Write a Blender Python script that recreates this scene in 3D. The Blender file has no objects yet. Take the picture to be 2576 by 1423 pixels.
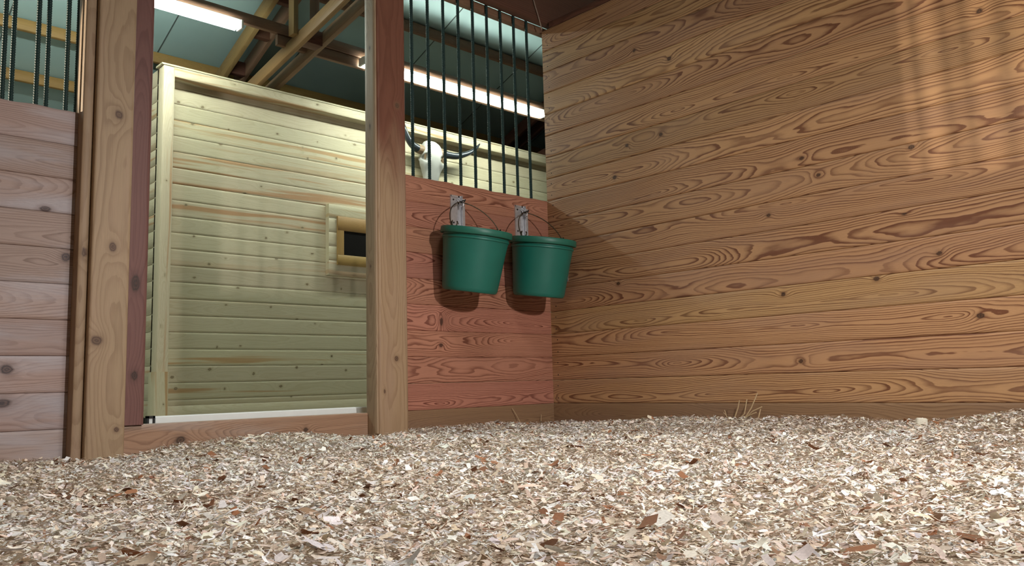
import bpy, math, random
import numpy as np
from mathutils import Vector, Matrix

# ------------------------------------------------------------------ camera, world, lights, exposure
S = bpy.context.scene
COL = S.collection
S.view_settings.view_transform = 'Standard'
S.view_settings.look = 'None'
S.view_settings.gamma = 1.0
S.view_settings.use_curve_mapping = False
S.view_settings.exposure = 0.0
try:
    S.cycles.use_denoising = True
    S.cycles.max_bounces = 6
    S.cycles.diffuse_bounces = 4
    S.cycles.sample_clamp_indirect = 3.0
except Exception:
    pass

FPX = 2064.175
YAW, PITCH, ROLL = 0.7600606, 0.1213135, -0.0268608
CAMPOS = Vector((-3.49663, -3.35269, 0.242539))
cy, sy, cp, sp = math.cos(YAW), math.sin(YAW), math.cos(PITCH), math.sin(PITCH)
fw = Vector((sy * cp, cy * cp, sp))
rt = Vector((cy, -sy, 0))
up = rt.cross(fw)
cr, sr = math.cos(ROLL), math.sin(ROLL)
cx_ = cr * rt + sr * up
cy_ = -sr * rt + cr * up
cz_ = -fw
cam = bpy.data.cameras.new('camera')
cam.sensor_width = 36.0
cam.sensor_fit = 'HORIZONTAL'
cam.lens = FPX / 2576.0 * 36.0
cam.clip_start = 0.02
camo = bpy.data.objects.new('camera', cam)
COL.objects.link(camo)
camo.matrix_world = Matrix(((cx_.x, cy_.x, cz_.x, CAMPOS.x), (cx_.y, cy_.y, cz_.y, CAMPOS.y),
                            (cx_.z, cy_.z, cz_.z, CAMPOS.z), (0, 0, 0, 1)))
S.camera = camo

w = bpy.data.worlds.new('world')
S.world = w
w.use_nodes = True
w.node_tree.nodes['Background'].inputs[0].default_value = (0.9, 0.95, 1.0, 1)
w.node_tree.nodes['Background'].inputs[1].default_value = 0.01

def spot(name, loc, target, power, size_deg, blend, radius, color):
    l = bpy.data.lights.new(name, 'SPOT')
    l.energy = power
    l.spot_size = math.radians(size_deg)
    l.spot_blend = blend
    l.shadow_soft_size = radius
    l.color = color
    o = bpy.data.objects.new(name, l)
    COL.objects.link(o)
    o.location = loc
    d = Vector(target) - Vector(loc)
    o.rotation_euler = d.to_track_quat('-Z', 'Y').to_euler()
    return o

# flood lamp shining in through the open back of the stall, aimed low at the far corner
spot('stall_lamp', (-1.75, -4.6, 1.70), (-1.2, 0.0, -0.25), 760, 108, 1.0, 0.09, (1.0, 0.96, 0.93))
# unseen overhead fill spot, added to brighten the floor and lower walls
spot('overhead_fill', (-1.9, -1.9, 2.55), (-1.9, -1.9, 0.0), 165, 132, 1.0, 0.25, (1.0, 0.98, 0.96))
# work lamp further along the aisle: its beam comes through the left bars onto the golden wall
spot('work_lamp', (-5.24, 2.0, 1.58), (0.0, -3.10, 1.48), 1000, 16.5, 0.12, 0.02, (1.0, 0.86, 0.66))
LAMP_E = 74.0          # radiance of the strip light tubes

# ------------------------------------------------------------------ helpers
def tag(o, label=None, cat=None, group=None, kind=None):
    if label: o['label'] = label
    if cat: o['category'] = cat
    if group: o['group'] = group
    if kind: o['kind'] = kind
    return o

def empty(name, loc, label, cat, group=None, rz=0.0):
    o = bpy.data.objects.new(name, None)
    COL.objects.link(o)
    o.location = loc
    o.rotation_euler = (0, 0, rz)
    o.empty_display_size = 0.1
    return tag(o, label, cat, group)

def smoothstep(a, b, x):
    t = np.clip((x - a) / (b - a), 0, 1)
    return t * t * (3 - 2 * t)

class Planks:
    """Collects solid-wood planks (all quads) with the attributes the wood material reads."""
    def __init__(self):
        self.v, self.wood, self.tone, self.knot, self.kb, self.q, self.mi = [], [], [], [], [], [], []
        self.n = 0
    def _add(self, pts, wood, tone, knot, kb, quads, mi):
        self.v.append(pts); self.wood.append(wood); self.tone.append(np.full(len(pts), tone))
        self.knot.append(knot); self.kb.append(kb); self.q.append(quads + self.n)
        self.mi.append(np.full(len(quads), mi)); self.n += len(pts)
    def plank(self, org, a, b, L, W, T, seed, res=0.1, ch=0.003, knots=(), tone=None, mi=0, pn=None, wob=1.0, rough=0.0, nrand=0):
        """org: corner; a along, b across (unit vectors), n = a x b is the outward face; thickness goes to -n."""
        rng = np.random.RandomState(seed)
        org, a, b = [np.array(x, float) for x in (org, a, b)]
        n = np.cross(a, b)
        if tone is None: tone = rng.rand()
        ns = max(1, int(round(L / res))); nt = max(1, int(round((W - 2 * ch) / res)))
        s = np.linspace(0, L, ns + 1)
        t = np.concatenate([[0.0, 0.0], np.linspace(ch, W - ch, nt + 1), [W, W]])
        h = np.concatenate([[-T, -ch], np.zeros(nt + 1), [-ch, -T]])
        pt = W * (0.5 + (rng.rand() - .5) * 0.7)
        p0 = -(0.012 + 0.05 * rng.rand() ** 1.3) if pn is None else pn
        ph = rng.rand(6) * 6.283
        soff = rng.rand() * 50
        kn = list(knots)
        for _ in range(nrand):
            kr = 0.004 + 0.007 * rng.rand()
            kn.append((rng.rand() * L, W * (0.15 + 0.7 * rng.rand()), kr * (1 + rng.rand()), kr))
        def attrs(ss, tt, hh):
            d = p0 + wob * (0.034 * np.sin(ss * 2.1 + ph[0]) + 0.014 * np.sin(ss * 5.1 + ph[1]) + 0.004 * np.sin(ss * 13 + ph[2]))
            c = pt + wob * (0.012 * np.sin(ss * 1.7 + ph[3]) + 0.004 * np.sin(ss * 7.7 + ph[4]))
            wd = np.stack([ss + soff, tt - c, hh - d], -1)
            kd = np.full(ss.shape, 8.0); kb = np.zeros(ss.shape)
            for (ks, kt, rx, ry) in kn:
                ds, dt = ss - ks, tt - kt
                q = np.sqrt((ds / rx) ** 2 + (dt / ry) ** 2)
                kd = np.minimum(kd, q)
                kb = kb + 1.6 * ry * np.exp(-((ds / (rx * 3.2)) ** 2 + (dt / (ry * 2.4)) ** 2))
            return wd, np.minimum(kd, 8.0), kb
        SS, TT = np.meshgrid(s, t, indexing='ij'); HH = np.broadcast_to(h, SS.shape)
        wd, kd, kb = attrs(SS, TT, HH)
        rr = rough * np.sin(SS * 37 + ph[5]) * np.sin(SS * 11 + ph[2]) if rough else 0.0
        off = np.zeros_like(SS)
        if rough: off = np.where(TT > W - ch * 1.01, rr, 0.0)
        P = org + SS[..., None] * a + (TT + off)[..., None] * b + HH[..., None] * n
        m = len(t)
        I = np.arange((ns + 1) * m).reshape(ns + 1, m)
        q = np.stack([I[:-1, :-1], I[1:, :-1], I[1:, 1:], I[:-1, 1:]], -1).reshape(-1, 4)
        self._add(P.reshape(-1, 3), wd.reshape(-1, 3), tone, kd.ravel(), kb.ravel(), q, mi)
        # back and the two ends
        for (c4, flip) in (([(0, 0), (0, W), (L, W), (L, 0)], 0),):
            ss = np.array([x[0] for x in c4], float); tt = np.array([x[1] for x in c4], float); hh = np.full(4, -T)
            wd, kd, kb = attrs(ss, tt, hh)
            self._add(org + ss[:, None] * a + tt[:, None] * b + hh[:, None] * n, wd, tone, kd, kb, np.array([[0, 1, 2, 3]]), mi)
        for s0 in (0.0, L):
            ss = np.full(4, s0); tt = np.array([0, W, W - ch * .5, ch * .5]) if s0 == 0 else np.array([ch * .5, W - ch * .5, W, 0])
            hh = np.array([-T, -T, 0, 0.]) if s0 == 0 else np.array([0, 0, -T, -T.__float__()])
            wd, kd, kb = attrs(ss, tt, hh)
            q = np.array([[0, 1, 2, 3]]) if s0 else np.array([[0, 3, 2, 1]])
            self._add(org + ss[:, None] * a + tt[:, None] * b + hh[:, None] * n, wd, tone, kd, kb, q, mi)
        return self
    def build(self, name, mats, parent=None, origin=None):
        v = np.concatenate(self.v); q = np.concatenate(self.q)
        if origin is not None: v = v - np.array(origin)
        me = bpy.data.meshes.new(name)
        me.vertices.add(len(v)); me.vertices.foreach_set('co', v.ravel().astype(np.float32))
        me.loops.add(q.size); me.loops.foreach_set('vertex_index', q.ravel().astype(np.int32))
        me.polygons.add(len(q)); me.polygons.foreach_set('loop_start', np.arange(0, q.size, 4, dtype=np.int32))
        me.polygons.foreach_set('material_index', np.concatenate(self.mi).astype(np.int32))
        me.update(calc_edges=True); me.validate()
        at = me.attributes.new('wood', 'FLOAT_VECTOR', 'POINT'); at.data.foreach_set('vector', np.concatenate(self.wood).ravel().astype(np.float32))
        for nm, arr in (('tone', self.tone), ('knot', self.knot), ('kbump', self.kb)):
            at = me.attributes.new(nm, 'FLOAT', 'POINT'); at.data.foreach_set('value', np.concatenate(arr).astype(np.float32))
        for m in (mats if isinstance(mats, (list, tuple)) else [mats]): me.materials.append(m)
        o = bpy.data.objects.new(name, me); COL.objects.link(o)
        if origin is not None and parent is None: o.location = origin
        if parent is not None: o.parent = parent
        return o

class MB:
    """General mesh collector."""
    def __init__(self): self.v, self.f = [], []
    def add(self, vs, fs):
        k = len(self.v); self.v += [tuple(x) for x in vs]; self.f += [tuple(i + k for i in f) for f in fs]; return self
    def box(self, x0, x1, y0, y1, z0, z1, c=0.0):
        if c <= 0:
            vs = [(x, y, z) for z in (z0, z1) for (x, y) in ((x0, y0), (x1, y0), (x1, y1), (x0, y1))]
            return self.add(vs, [(3, 2, 1, 0), (4, 5, 6, 7), (0, 1, 5, 4), (1, 2, 6, 5), (2, 3, 7, 6), (3, 0, 4, 7)])
        rings = []
        for (z, k) in ((z0, c), (z0 + c, 0), (z1 - c, 0), (z1, c)):
            X0, X1, Y0, Y1 = x0 + k, x1 - k, y0 + k, y1 - k
            rings.append([(X0 + c, Y0, z), (X1 - c, Y0, z), (X1, Y0 + c, z), (X1, Y1 - c, z), (X1 - c, Y1, z), (X0 + c, Y1, z), (X0, Y1 - c, z), (X0, Y0 + c, z)])
        return self.loft(rings)
    def loft(self, rings, cap=True, closed=True):
        n = len(rings[0]); vs = [p for r in rings for p in r]; fs = []
        for i in range(len(rings) - 1):
            for j in range(n if closed else n - 1):
                k = (j + 1) % n
                fs.append((i * n + j, i * n + k, (i + 1) * n + k, (i + 1) * n + j))
        if cap:
            fs.append(tuple(range(n - 1, -1, -1))); fs.append(tuple((len(rings) - 1) * n + j for j in range(n)))
        return self.add(vs, fs)
    def tube(self, pts, rad, n=8, cap=True):
        pts = [Vector(p) for p in pts]; rings = []; prev = None
        for i, p in enumerate(pts):
            d = (pts[min(i + 1, len(pts) - 1)] - pts[max(i - 1, 0)]).normalized()
            if prev is None:
                u = d.orthogonal().normalized()
            else:
                u = (prev - d * prev.dot(d)).normalized()
            prev = u; v = d.cross(u); r = rad[i] if isinstance(rad, (list, tuple)) else rad
            rings.append([tuple(p + (u * math.cos(t) + v * math.sin(t)) * r) for t in [6.28318 * k / n for k in range(n)]])
        return self.loft(rings, cap)
    def disc_prism(self, c, r, d, n=10):
        c, d = Vector(c), Vector(d); u = d.orthogonal().normalized(); v = d.normalized().cross(u)
        return self.loft([[tuple(c + k * d + (u * math.cos(t) + v * math.sin(t)) * r) for t in [6.28318 * j / n for j in range(n)]] for k in (0, 1)])
    def build(self, name, mat, parent=None, smooth=False, origin=None):
        me = bpy.data.meshes.new(name)
        v = self.v if origin is None else [(x - origin[0], y - origin[1], z - origin[2]) for x, y, z in self.v]
        me.from_pydata(v, [], self.f); me.update()
        me.materials.append(mat)
        if smooth:
            me.polygons.foreach_set('use_smooth', [True] * len(me.polygons))
            try: me.set_sharp_from_angle(angle=math.radians(40))
            except Exception: pass
        o = bpy.data.objects.new(name, me); COL.objects.link(o)
        if parent is not None: o.parent = parent
        elif origin is not None: o.location = origin
        return o

# ------------------------------------------------------------------ materials
def newmat(name):
    m = bpy.data.materials.new(name); m.use_nodes = True
    nt = m.node_tree; b = nt.nodes['Principled BSDF']
    return m, nt, b

class NB:
    def __init__(self, nt): self.nt = nt
    def n(self, t, **kw):
        x = self.nt.nodes.new(t)
        for k, v in kw.items(): setattr(x, k, v)
        return x
    def link(self, a, b): self.nt.links.new(a, b)
    def put(self, sock, val):
        if hasattr(val, 'is_output') or isinstance(val, bpy.types.NodeSocket): self.link(val, sock)
        else: sock.default_value = val
    def math(self, op, a, b=None, c=None, clamp=False):
        x = self.n('ShaderNodeMath', operation=op, use_clamp=clamp)
        self.put(x.inputs[0], a)
        if b is not None: self.put(x.inputs[1], b)
        if c is not None: self.put(x.inputs[2], c)
        return x.outputs[0]
    def noise(self, vec, scale, detail=2, rough=0.5):
        x = self.n('ShaderNodeTexNoise'); self.link(vec, x.inputs['Vector'])
        x.inputs['Scale'].default_value = scale; x.inputs['Detail'].default_value = detail; x.inputs['Roughness'].default_value = rough
        return x.outputs[0]
    def mix(self, f, a, b):
        x = self.n('ShaderNodeMix', data_type='RGBA')
        self.put(x.inputs[0], f); self.put(x.inputs[6], a); self.put(x.inputs[7], b)
        return x.outputs[2]
    def vmul(self, v, s):
        x = self.n('ShaderNodeVectorMath', operation='MULTIPLY'); self.link(v, x.inputs[0]); x.inputs[1].default_value = s
        return x.outputs[0]
    def vadd(self, a, b):
        x = self.n('ShaderNodeVectorMath', operation='ADD'); self.link(a, x.inputs[0]); self.link(b, x.inputs[1])
        return x.outputs[0]
    def maprange(self, v, a, b, c=0.0, d=1.0, smooth=False):
        x = self.n('ShaderNodeMapRange'); 
        if smooth: x.interpolation_type = 'SMOOTHSTEP'
        self.put(x.inputs[0], v)
        for i, k in enumerate((a, b, c, d)): x.inputs[i + 1].default_value = k
        return x.outputs[0]
    def ramp(self, f, stops):
        x = self.n('ShaderNodeValToRGB'); self.link(f, x.inputs[0]); e = x.color_ramp.elements
        while len(e) < len(stops): e.new(0.5)
        for k, (p, c) in enumerate(stops):
            e[k].position = p; e[k].color = (c, c, c, 1) if isinstance(c, (int, float)) else (*c, 1)
        return x.outputs[0]

def c4(c): return (c[0], c[1], c[2], 1.0)

def wood(name, light, dark, spacing=0.0085, contrast=0.9, knotc=(0.03, 0.018, 0.012), tonevar=0.25, gray=None, grayamt=0.0,
         streak=None, streakamt=0.0, rough=0.55, warp=1.0, stain=None):
    m, nt, b = newmat(name); N = NB(nt)
    at = N.n('ShaderNodeAttribute', attribute_name='wood'); wv = at.outputs['Vector']
    tone = N.n('ShaderNodeAttribute', attribute_name='tone').outputs['Fac']
    knot = N.n('ShaderNodeAttribute', attribute_name='knot').outputs['Fac']
    kb = N.n('ShaderNodeAttribute', attribute_name='kbump').outputs['Fac']
    sep = N.n('ShaderNodeSeparateXYZ'); N.link(wv, sep.inputs[0])
    low = N.noise(N.vmul(wv, (1.6, 9, 9)), 1.0, 2)
    mid = N.noise(N.vmul(wv, (9, 40, 40)), 1.0, 2)
    r = N.math('SQRT', N.math('ADD', N.math('MULTIPLY', sep.outputs[1], sep.outputs[1]), N.math('MULTIPLY', sep.outputs[2], sep.outputs[2])))
    r = N.math('MULTIPLY_ADD', N.math('SUBTRACT', low, 0.5), 0.045 * warp, r)
    r = N.math('MULTIPLY_ADD', N.math('SUBTRACT', mid, 0.5), 0.006 * warp, r)
    r = N.math('ADD', r, kb)
    ring = N.math('FRACT', N.math('DIVIDE', r, spacing))
    ringid = N.math('FLOOR', N.math('DIVIDE', r, spacing))
    late = N.ramp(ring, [(0.0, 0.0), (0.40, 0.05), (0.62, 0.45), (0.80, 1.0), (0.93, 1.0), (0.985, 0.05)])
    wn = N.n('ShaderNodeTexWhiteNoise', noise_dimensions='2D')
    cb = N.n('ShaderNodeCombineXYZ'); N.link(ringid, cb.inputs[0]); N.link(tone, cb.inputs[1]); N.link(cb.outputs[0], wn.inputs['Vector'])
    late = N.math('MULTIPLY', late, N.math('MULTIPLY_ADD', wn.outputs['Value'], 0.65, 0.4))
    late = N.math('MULTIPLY', late, contrast, clamp=True)
    fib = N.noise(N.vmul(wv, (7, 330, 330)), 1.0, 3, 0.6)
    col = N.mix(late, c4(light), c4(dark))
    if streak is not None:
        sn = N.noise(N.vmul(wv, (0.55, 22, 6)), 1.0, 2)
        tn = N.math('FRACT', N.math('MULTIPLY', tone, 7.31))
        sm = N.math('MULTIPLY', N.maprange(sn, 0.54, 0.66, 0, 1, True), N.maprange(tn, 0.35, 0.75))
        col = N.mix(N.math('MULTIPLY', sm, streakamt), col, c4(streak))
    if gray is not None:
        gn = N.noise(N.vmul(wv, (1.1, 7, 3)), 1.0, 4, 0.6)
        col = N.mix(N.math('MULTIPLY', N.maprange(gn, 0.42, 0.66, 0, 1, True), grayamt), col, c4(gray))
    hs = N.n('ShaderNodeHueSaturation')
    N.link(col, hs.inputs['Color'])
    v1 = N.math('MULTIPLY_ADD', N.math('SUBTRACT', tone, 0.5), tonevar, 1.0)
    v2 = N.math('MULTIPLY_ADD', N.math('SUBTRACT', fib, 0.5), 0.35, 1.0)
    N.link(N.math('MULTIPLY', v1, v2), hs.inputs['Value'])
    hs.inputs['Hue'].default_value = 0.5
    N.link(N.math('MULTIPLY_ADD', N.math('FRACT', N.math('MULTIPLY', tone, 13.7)), 0.014, 0.493), hs.inputs['Hue'])
    col = hs.outputs[0]
    if stain is not None:
        tcs = N.n('ShaderNodeTexCoord'); sz = N.n('ShaderNodeSeparateXYZ'); N.link(tcs.outputs['Object'], sz.inputs[0])
        zz = N.math('MULTIPLY_ADD', N.math('SUBTRACT', low, 0.5), 0.9, sz.outputs[2])
        mx = N.n('ShaderNodeMix', data_type='RGBA', blend_type='MULTIPLY')
        N.link(N.maprange(zz, stain[1], stain[2], 0, 1, True), mx.inputs[0]); N.link(col, mx.inputs[6]); mx.inputs[7].default_value = c4(stain[0])
        col = mx.outputs[2]
    kn = N.math('MULTIPLY_ADD', N.math('SUBTRACT', mid, 0.5), 0.9, knot)
    halo = N.maprange(kn, 2.4, 1.0, 0, 0.38, True)
    core = N.maprange(kn, 1.25, 0.75, 0, 0.93, True)
    col = N.mix(halo, col, c4([x * 0.8 + y * 0.2 for x, y in zip(dark, knotc)]))
    kr = N.math('MULTIPLY_ADD', N.math('SINE', N.math('MULTIPLY', kn, 15.0)), 0.22, 0.28)
    kcol = N.mix(kr, c4(knotc), c4(dark))
    col = N.mix(core, col, kcol)
    N.link(col, b.inputs['Base Color'])
    b.inputs['Roughness'].default_value = rough
    b.inputs['Specular IOR Level'].default_value = 0.35
    bp = N.n('ShaderNodeBump'); bp.inputs['Strength'].default_value = 0.25; bp.inputs['Distance'].default_value = 0.002
    N.link(N.math('ADD', N.math('MULTIPLY', late, 0.6), fib), bp.inputs['Height']); N.link(bp.outputs[0], b.inputs['Normal'])
    return m

def plain(name, col, rough=0.5, metal=0.0, var=0.15, scale=20.0, bump=0.0, spec=0.5):
    m, nt, b = newmat(name); N = NB(nt)
    tc = N.n('ShaderNodeTexCoord')
    nz = N.noise(tc.outputs['Object'], scale, 4, 0.6)
    hs = N.n('ShaderNodeHueSaturation'); hs.inputs['Color'].default_value = c4(col)
    N.link(N.math('MULTIPLY_ADD', N.math('SUBTRACT', nz, 0.5), var * 2, 1.0), hs.inputs['Value'])
    N.link(hs.outputs[0], b.inputs['Base Color'])
    b.inputs['Roughness'].default_value = rough; b.inputs['Metallic'].default_value = metal
    b.inputs['Specular IOR Level'].default_value = spec
    if bump:
        bp = N.n('ShaderNodeBump'); bp.inputs['Strength'].default_value = bump; bp.inputs['Distance'].default_value = 0.002
        N.link(nz, bp.inputs['Height']); N.link(bp.outputs[0], b.inputs['Normal'])
    return m

def emit(name, col, e):
    m, nt, b = newmat(name)
    b.inputs['Base Color'].default_value = c4(col)
    b.inputs['Emission Color'].default_value = c4(col); b.inputs['Emission Strength'].default_value = e
    return m

M = {}
M['right'] = wood('golden_pine_boards', (0.48, 0.275, 0.13), (0.165, 0.066, 0.029), 0.0085, 1.15, gray=(0.33, 0.20, 0.13), grayamt=0.35, tonevar=0.3, rough=0.48)
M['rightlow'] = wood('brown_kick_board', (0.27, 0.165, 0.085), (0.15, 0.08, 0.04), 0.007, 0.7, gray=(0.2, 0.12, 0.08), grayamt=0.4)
M['front'] = wood('red_pine_boards', (0.44, 0.195, 0.125), (0.165, 0.052, 0.030), 0.0068, 1.15, gray=(0.40, 0.19, 0.13), grayamt=0.3, tonevar=0.25)
M['left'] = wood('weathered_gray_boards', (0.37, 0.265, 0.225), (0.20, 0.125, 0.10), 0.0075, 0.75, knotc=(0.04, 0.03, 0.035), gray=(0.41, 0.37, 0.385), grayamt=0.85, tonevar=0.25)
M['post'] = wood('tan_timber', (0.34, 0.24, 0.145), (0.21, 0.13, 0.072), 0.011, 0.6, knotc=(0.07, 0.035, 0.025), gray=(0.36, 0.24, 0.16), grayamt=0.5, tonevar=0.1)
M['poststain'] = wood('half_stained_timber', (0.38, 0.26, 0.15), (0.24, 0.145, 0.075), 0.011, 0.6, knotc=(0.07, 0.035, 0.025), gray=(0.36, 0.24, 0.16), grayamt=0.5, tonevar=0.1, stain=((0.52, 0.30, 0.30), 1.2, 1.75))
M['redwood'] = wood('red_stained_timber', (0.165, 0.078, 0.062), (0.105, 0.042, 0.035), 0.012, 0.7, tonevar=0.1)
M['dark'] = wood('dark_brown_timber', (0.13, 0.055, 0.035), (0.075, 0.03, 0.02), 0.012, 0.7, tonevar=0.15)
M['pine'] = wood('pale_knotty_pine', (0.54, 0.475, 0.325), (0.44, 0.365, 0.22), 0.012, 0.5, knotc=(0.10, 0.06, 0.025), streak=(0.42, 0.25, 0.12), streakamt=0.95, tonevar=0.14, rough=0.6)
M['truss'] = wood('yellow_truss_lumber', (0.30, 0.18, 0.075), (0.21, 0.115, 0.04), 0.010, 0.6, knotc=(0.12, 0.05, 0.02), tonevar=0.3)
M['purlin'] = wood('roof_purlin_lumber', (0.33, 0.20, 0.065), (0.25, 0.14, 0.045), 0.010, 0.5, tonevar=0.1)
M['brownlumber'] = wood('brown_lumber', (0.22, 0.125, 0.075), (0.15, 0.08, 0.045), 0.010, 0.5, tonevar=0.2)
M['sill'] = wood('worn_sill_board', (0.34, 0.205, 0.125), (0.17, 0.088, 0.05), 0.006, 0.95, gray=(0.36, 0.31, 0.27), grayamt=0.5)
M['rebar'] = plain('green_painted_rebar', (0.010, 0.032, 0.029), 0.5, 0.0, 0.3, 60, 0, 0.3)
M['bucket'] = plain('green_plastic', (0.010, 0.135, 0.100), 0.42, 0.0, 0.12, 14, 0.05)
M['rim'] = plain('green_plastic_rim', (0.014, 0.125, 0.085), 0.45, 0.0, 0.12, 14)
M['wire'] = plain('dark_wire', (0.10, 0.08, 0.05), 0.35, 0.8, 0.2, 60)
M['galv'] = plain('galvanised_steel', (0.62, 0.62, 0.64), 0.38, 0.75, 0.15, 50)
M['blk'] = plain('black_hole', (0.01, 0.01, 0.01), 0.7)
M['bone'] = plain('bleached_bone', (0.42, 0.41, 0.37), 0.65, 0, 0.12, 9, 0.2)
M['horn'] = plain('dark_horn', (0.025, 0.03, 0.035), 0.25, 0, 0.3, 8)
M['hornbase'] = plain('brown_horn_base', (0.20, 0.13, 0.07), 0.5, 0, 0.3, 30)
M['roof'] = plain('pale_roof_sheet', (0.33, 0.45, 0.44), 0.45, 0, 0.06, 2.5)
M['housing'] = plain('white_lamp_housing', (0.8, 0.8, 0.78), 0.4, 0, 0.03)
M['socket'] = plain('lamp_socket', (0.75, 0.73, 0.68), 0.5, 0, 0.05)
M['tube'] = emit('lit_tube', (0.89, 1.0, 0.91), LAMP_E)
M['concrete'] = plain('aisle_concrete', (0.56, 0.54, 0.49), 0.8, 0, 0.2, 4)
M['track'] = plain('white_metal_track', (0.78, 0.82, 0.80), 0.4, 0, 0.05)
M['pane'] = plain('dark_pane', (0.012, 0.011, 0.010), 0.25, 0, 0.2, 3)
M['straw'] = plain('dry_straw', (0.52, 0.38, 0.22), 0.6, 0, 0.3, 40)
M['cord'] = plain('grey_cord', (0.30, 0.22, 0.17), 0.6)
M['chipblock'] = plain('cream_wood_block', (0.72, 0.68, 0.56), 0.8, 0, 0.15, 60, 0.2)

# ------------------------------------------------------------------ the setting
U = 0.1335
ZQ = 0.12
# right wall: boards run along y, visible face looks to -x
P = Planks()
RK = {13: [(.926, .5)], 10: [(.848, .55), (.62, .5)], 9: [(.525, .3)], 4: [(.519, .85), (2.17, .45)], 8: [(1.62, .3, .012, .008)],
      6: [(1.438, .55)], 7: [(1.694, .6), (2.10, .85)], 3: [(1.914, .9), (1.485, .7)], 2: [(2.3, .5)], 1: [(1.55, .4)], 11: [(2.4, .5)], 14: [(.7, .4)], 5: [(2.05, .8, .016, .006)]}
for k in range(-2, 17):
    z0 = ZQ + k * U
    kn = []
    for t in RK.get(k, []):
        kn.append((t[0], t[1] * U, t[2] if len(t) > 2 else 0.013, t[3] if len(t) > 3 else 0.010))
    # along = -y, across = +z  ->  n = (-y) x z = -x
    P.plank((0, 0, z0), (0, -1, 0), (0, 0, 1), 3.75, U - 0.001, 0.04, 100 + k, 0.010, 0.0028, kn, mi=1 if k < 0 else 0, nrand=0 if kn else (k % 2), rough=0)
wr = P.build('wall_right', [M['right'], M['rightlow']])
tag(wr, 'golden brown wall of long horizontal tongue and groove boards', kind='structure')
# nail heads down the corner end of the right wall
nb = MB()
for k in range(0, 17):
    for t in (0.03, 0.10):
        nb.disc_prism((-0.0008, -0.040 - 0.004 * ((k * 7) % 3), ZQ + k * U + t), 0.0035, (0.0015, 0, 0), 6)
nails = nb.build('nail_heads', M['blk'], wr)

def front_boards(name, x0, x1, kmax, mat, low, seed, knots, res=0.009, top_rough=0.0):
    P = Planks()
    for k in range(-2, kmax):
        P.plank((x0, 0, ZQ + k * U), (1, 0, 0), (0, 0, 1), x1 - x0, U - 0.0008, 0.04, seed + k, res, 0.0022 if k > 3 or mat is M['left'] else 0.0016,
                [(a - x0, b, c, d) for (kk, a, b, c, d) in knots if kk == k], mi=1 if k < 0 else 0,
                rough=top_rough if k == kmax - 1 else 0.0)
    # a x b = x cross z = -y: faces the stall
    return P.build(name, [mat, low])
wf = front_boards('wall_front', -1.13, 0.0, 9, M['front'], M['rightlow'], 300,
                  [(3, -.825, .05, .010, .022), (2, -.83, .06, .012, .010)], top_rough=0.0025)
tag(wf, 'red brown half wall of horizontal boards behind the buckets', kind='structure')
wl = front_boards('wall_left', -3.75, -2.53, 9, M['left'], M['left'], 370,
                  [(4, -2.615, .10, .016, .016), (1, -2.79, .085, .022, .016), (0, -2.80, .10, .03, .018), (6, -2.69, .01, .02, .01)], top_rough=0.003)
tag(wl, 'weathered grey half wall of horizontal boards left of the big post', kind='structure')
# unseen side wall of the stall left of the camera
P = Planks()
for k in range(18):
    P.plank((-3.75, -3.75, ZQ - U + k * U), (0, 1, 0), (0, 0, 1), 3.75, U - 0.001, 0.04, 500 + k, 0.4, 0.003)
tag(P.build('unseen_wall_side', M['right']), kind='structure')

# roof over aisle and stalls
RS, RZ0, RY0 = 0.39, 3.730, 3.045
YR = 0.72      # ridge
def zroof(y):
    return RZ0 - RS * (y - RY0) if y >= YR else RZ0 - RS * (YR - RY0) - RS * (YR - y)
rb = MB()
x0, x1 = -9.0, 6.0
for (ya, yb) in ((YR, 6.3), (-4.6, YR)):
    za, zb = zroof(ya), zroof(yb)
    rb.add([(x0, ya, za), (x1, ya, za), (x1, yb, zb), (x0, yb, zb), (x0, ya, za + .03), (x1, ya, za + .03), (x1, yb, zb + .03), (x0, yb, zb + .03)],
           [(0, 3, 2, 1), (4, 5, 6, 7), (0, 1, 5, 4), (1, 2, 6, 5), (2, 3, 7, 6), (3, 0, 4, 7)])
roof = rb.build('ceiling', M['roof']); tag(roof, 'pale blue green roof sheeting over the aisle', kind='structure')
# lapped seams of the roof sheets, dark thin lines running down the slope
sb = MB()
for sx in [-0.85 + 1.187 * k for k in range(-5, 5)]:
    ya, yb = YR + .05, 6.2
    za, zb = zroof(ya), zroof(yb)
    sb.add([(sx - .005, ya, za - .004), (sx + .005, ya, za - .004), (sx + .005, yb, zb - .004), (sx - .005, yb, zb - .004),
            (sx - .005, ya, za), (sx + .005, ya, za), (sx + .005, yb, zb), (sx - .005, yb, zb)],
           [(0, 3, 2, 1), (4, 5, 6, 7), (0, 1, 5, 4), (1, 2, 6, 5), (2, 3, 7, 6), (3, 0, 4, 7)])
seams = sb.build('seam_strip', plain('seam_sealant', (0.07, 0.09, 0.085), 0.7), roof)
fl = MB().box(-9, 6, 0.09, 6.2, -0.1, -0.005)
o = fl.build('floor_aisle', M['concrete']); tag(o, 'pale concrete aisle floor', kind='structure')
for nm, bx in (('wall_outer', (-9, 6, 6.2, 6.3, -.1, 2.4)), ('wall_end_east', (5.9, 6.0, -4.6, 6.2, -.1, 4.6)), ('wall_end_west', (-9, -8.9, -4.6, 6.2, -.1, 4.6)),
               ('wall_neighbor', (-9, 6, -4.7, -4.6, -.1, 2.5))):
    o = MB().box(*bx).build(nm, M['brownlumber']); tag(o, kind='structure')

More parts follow.
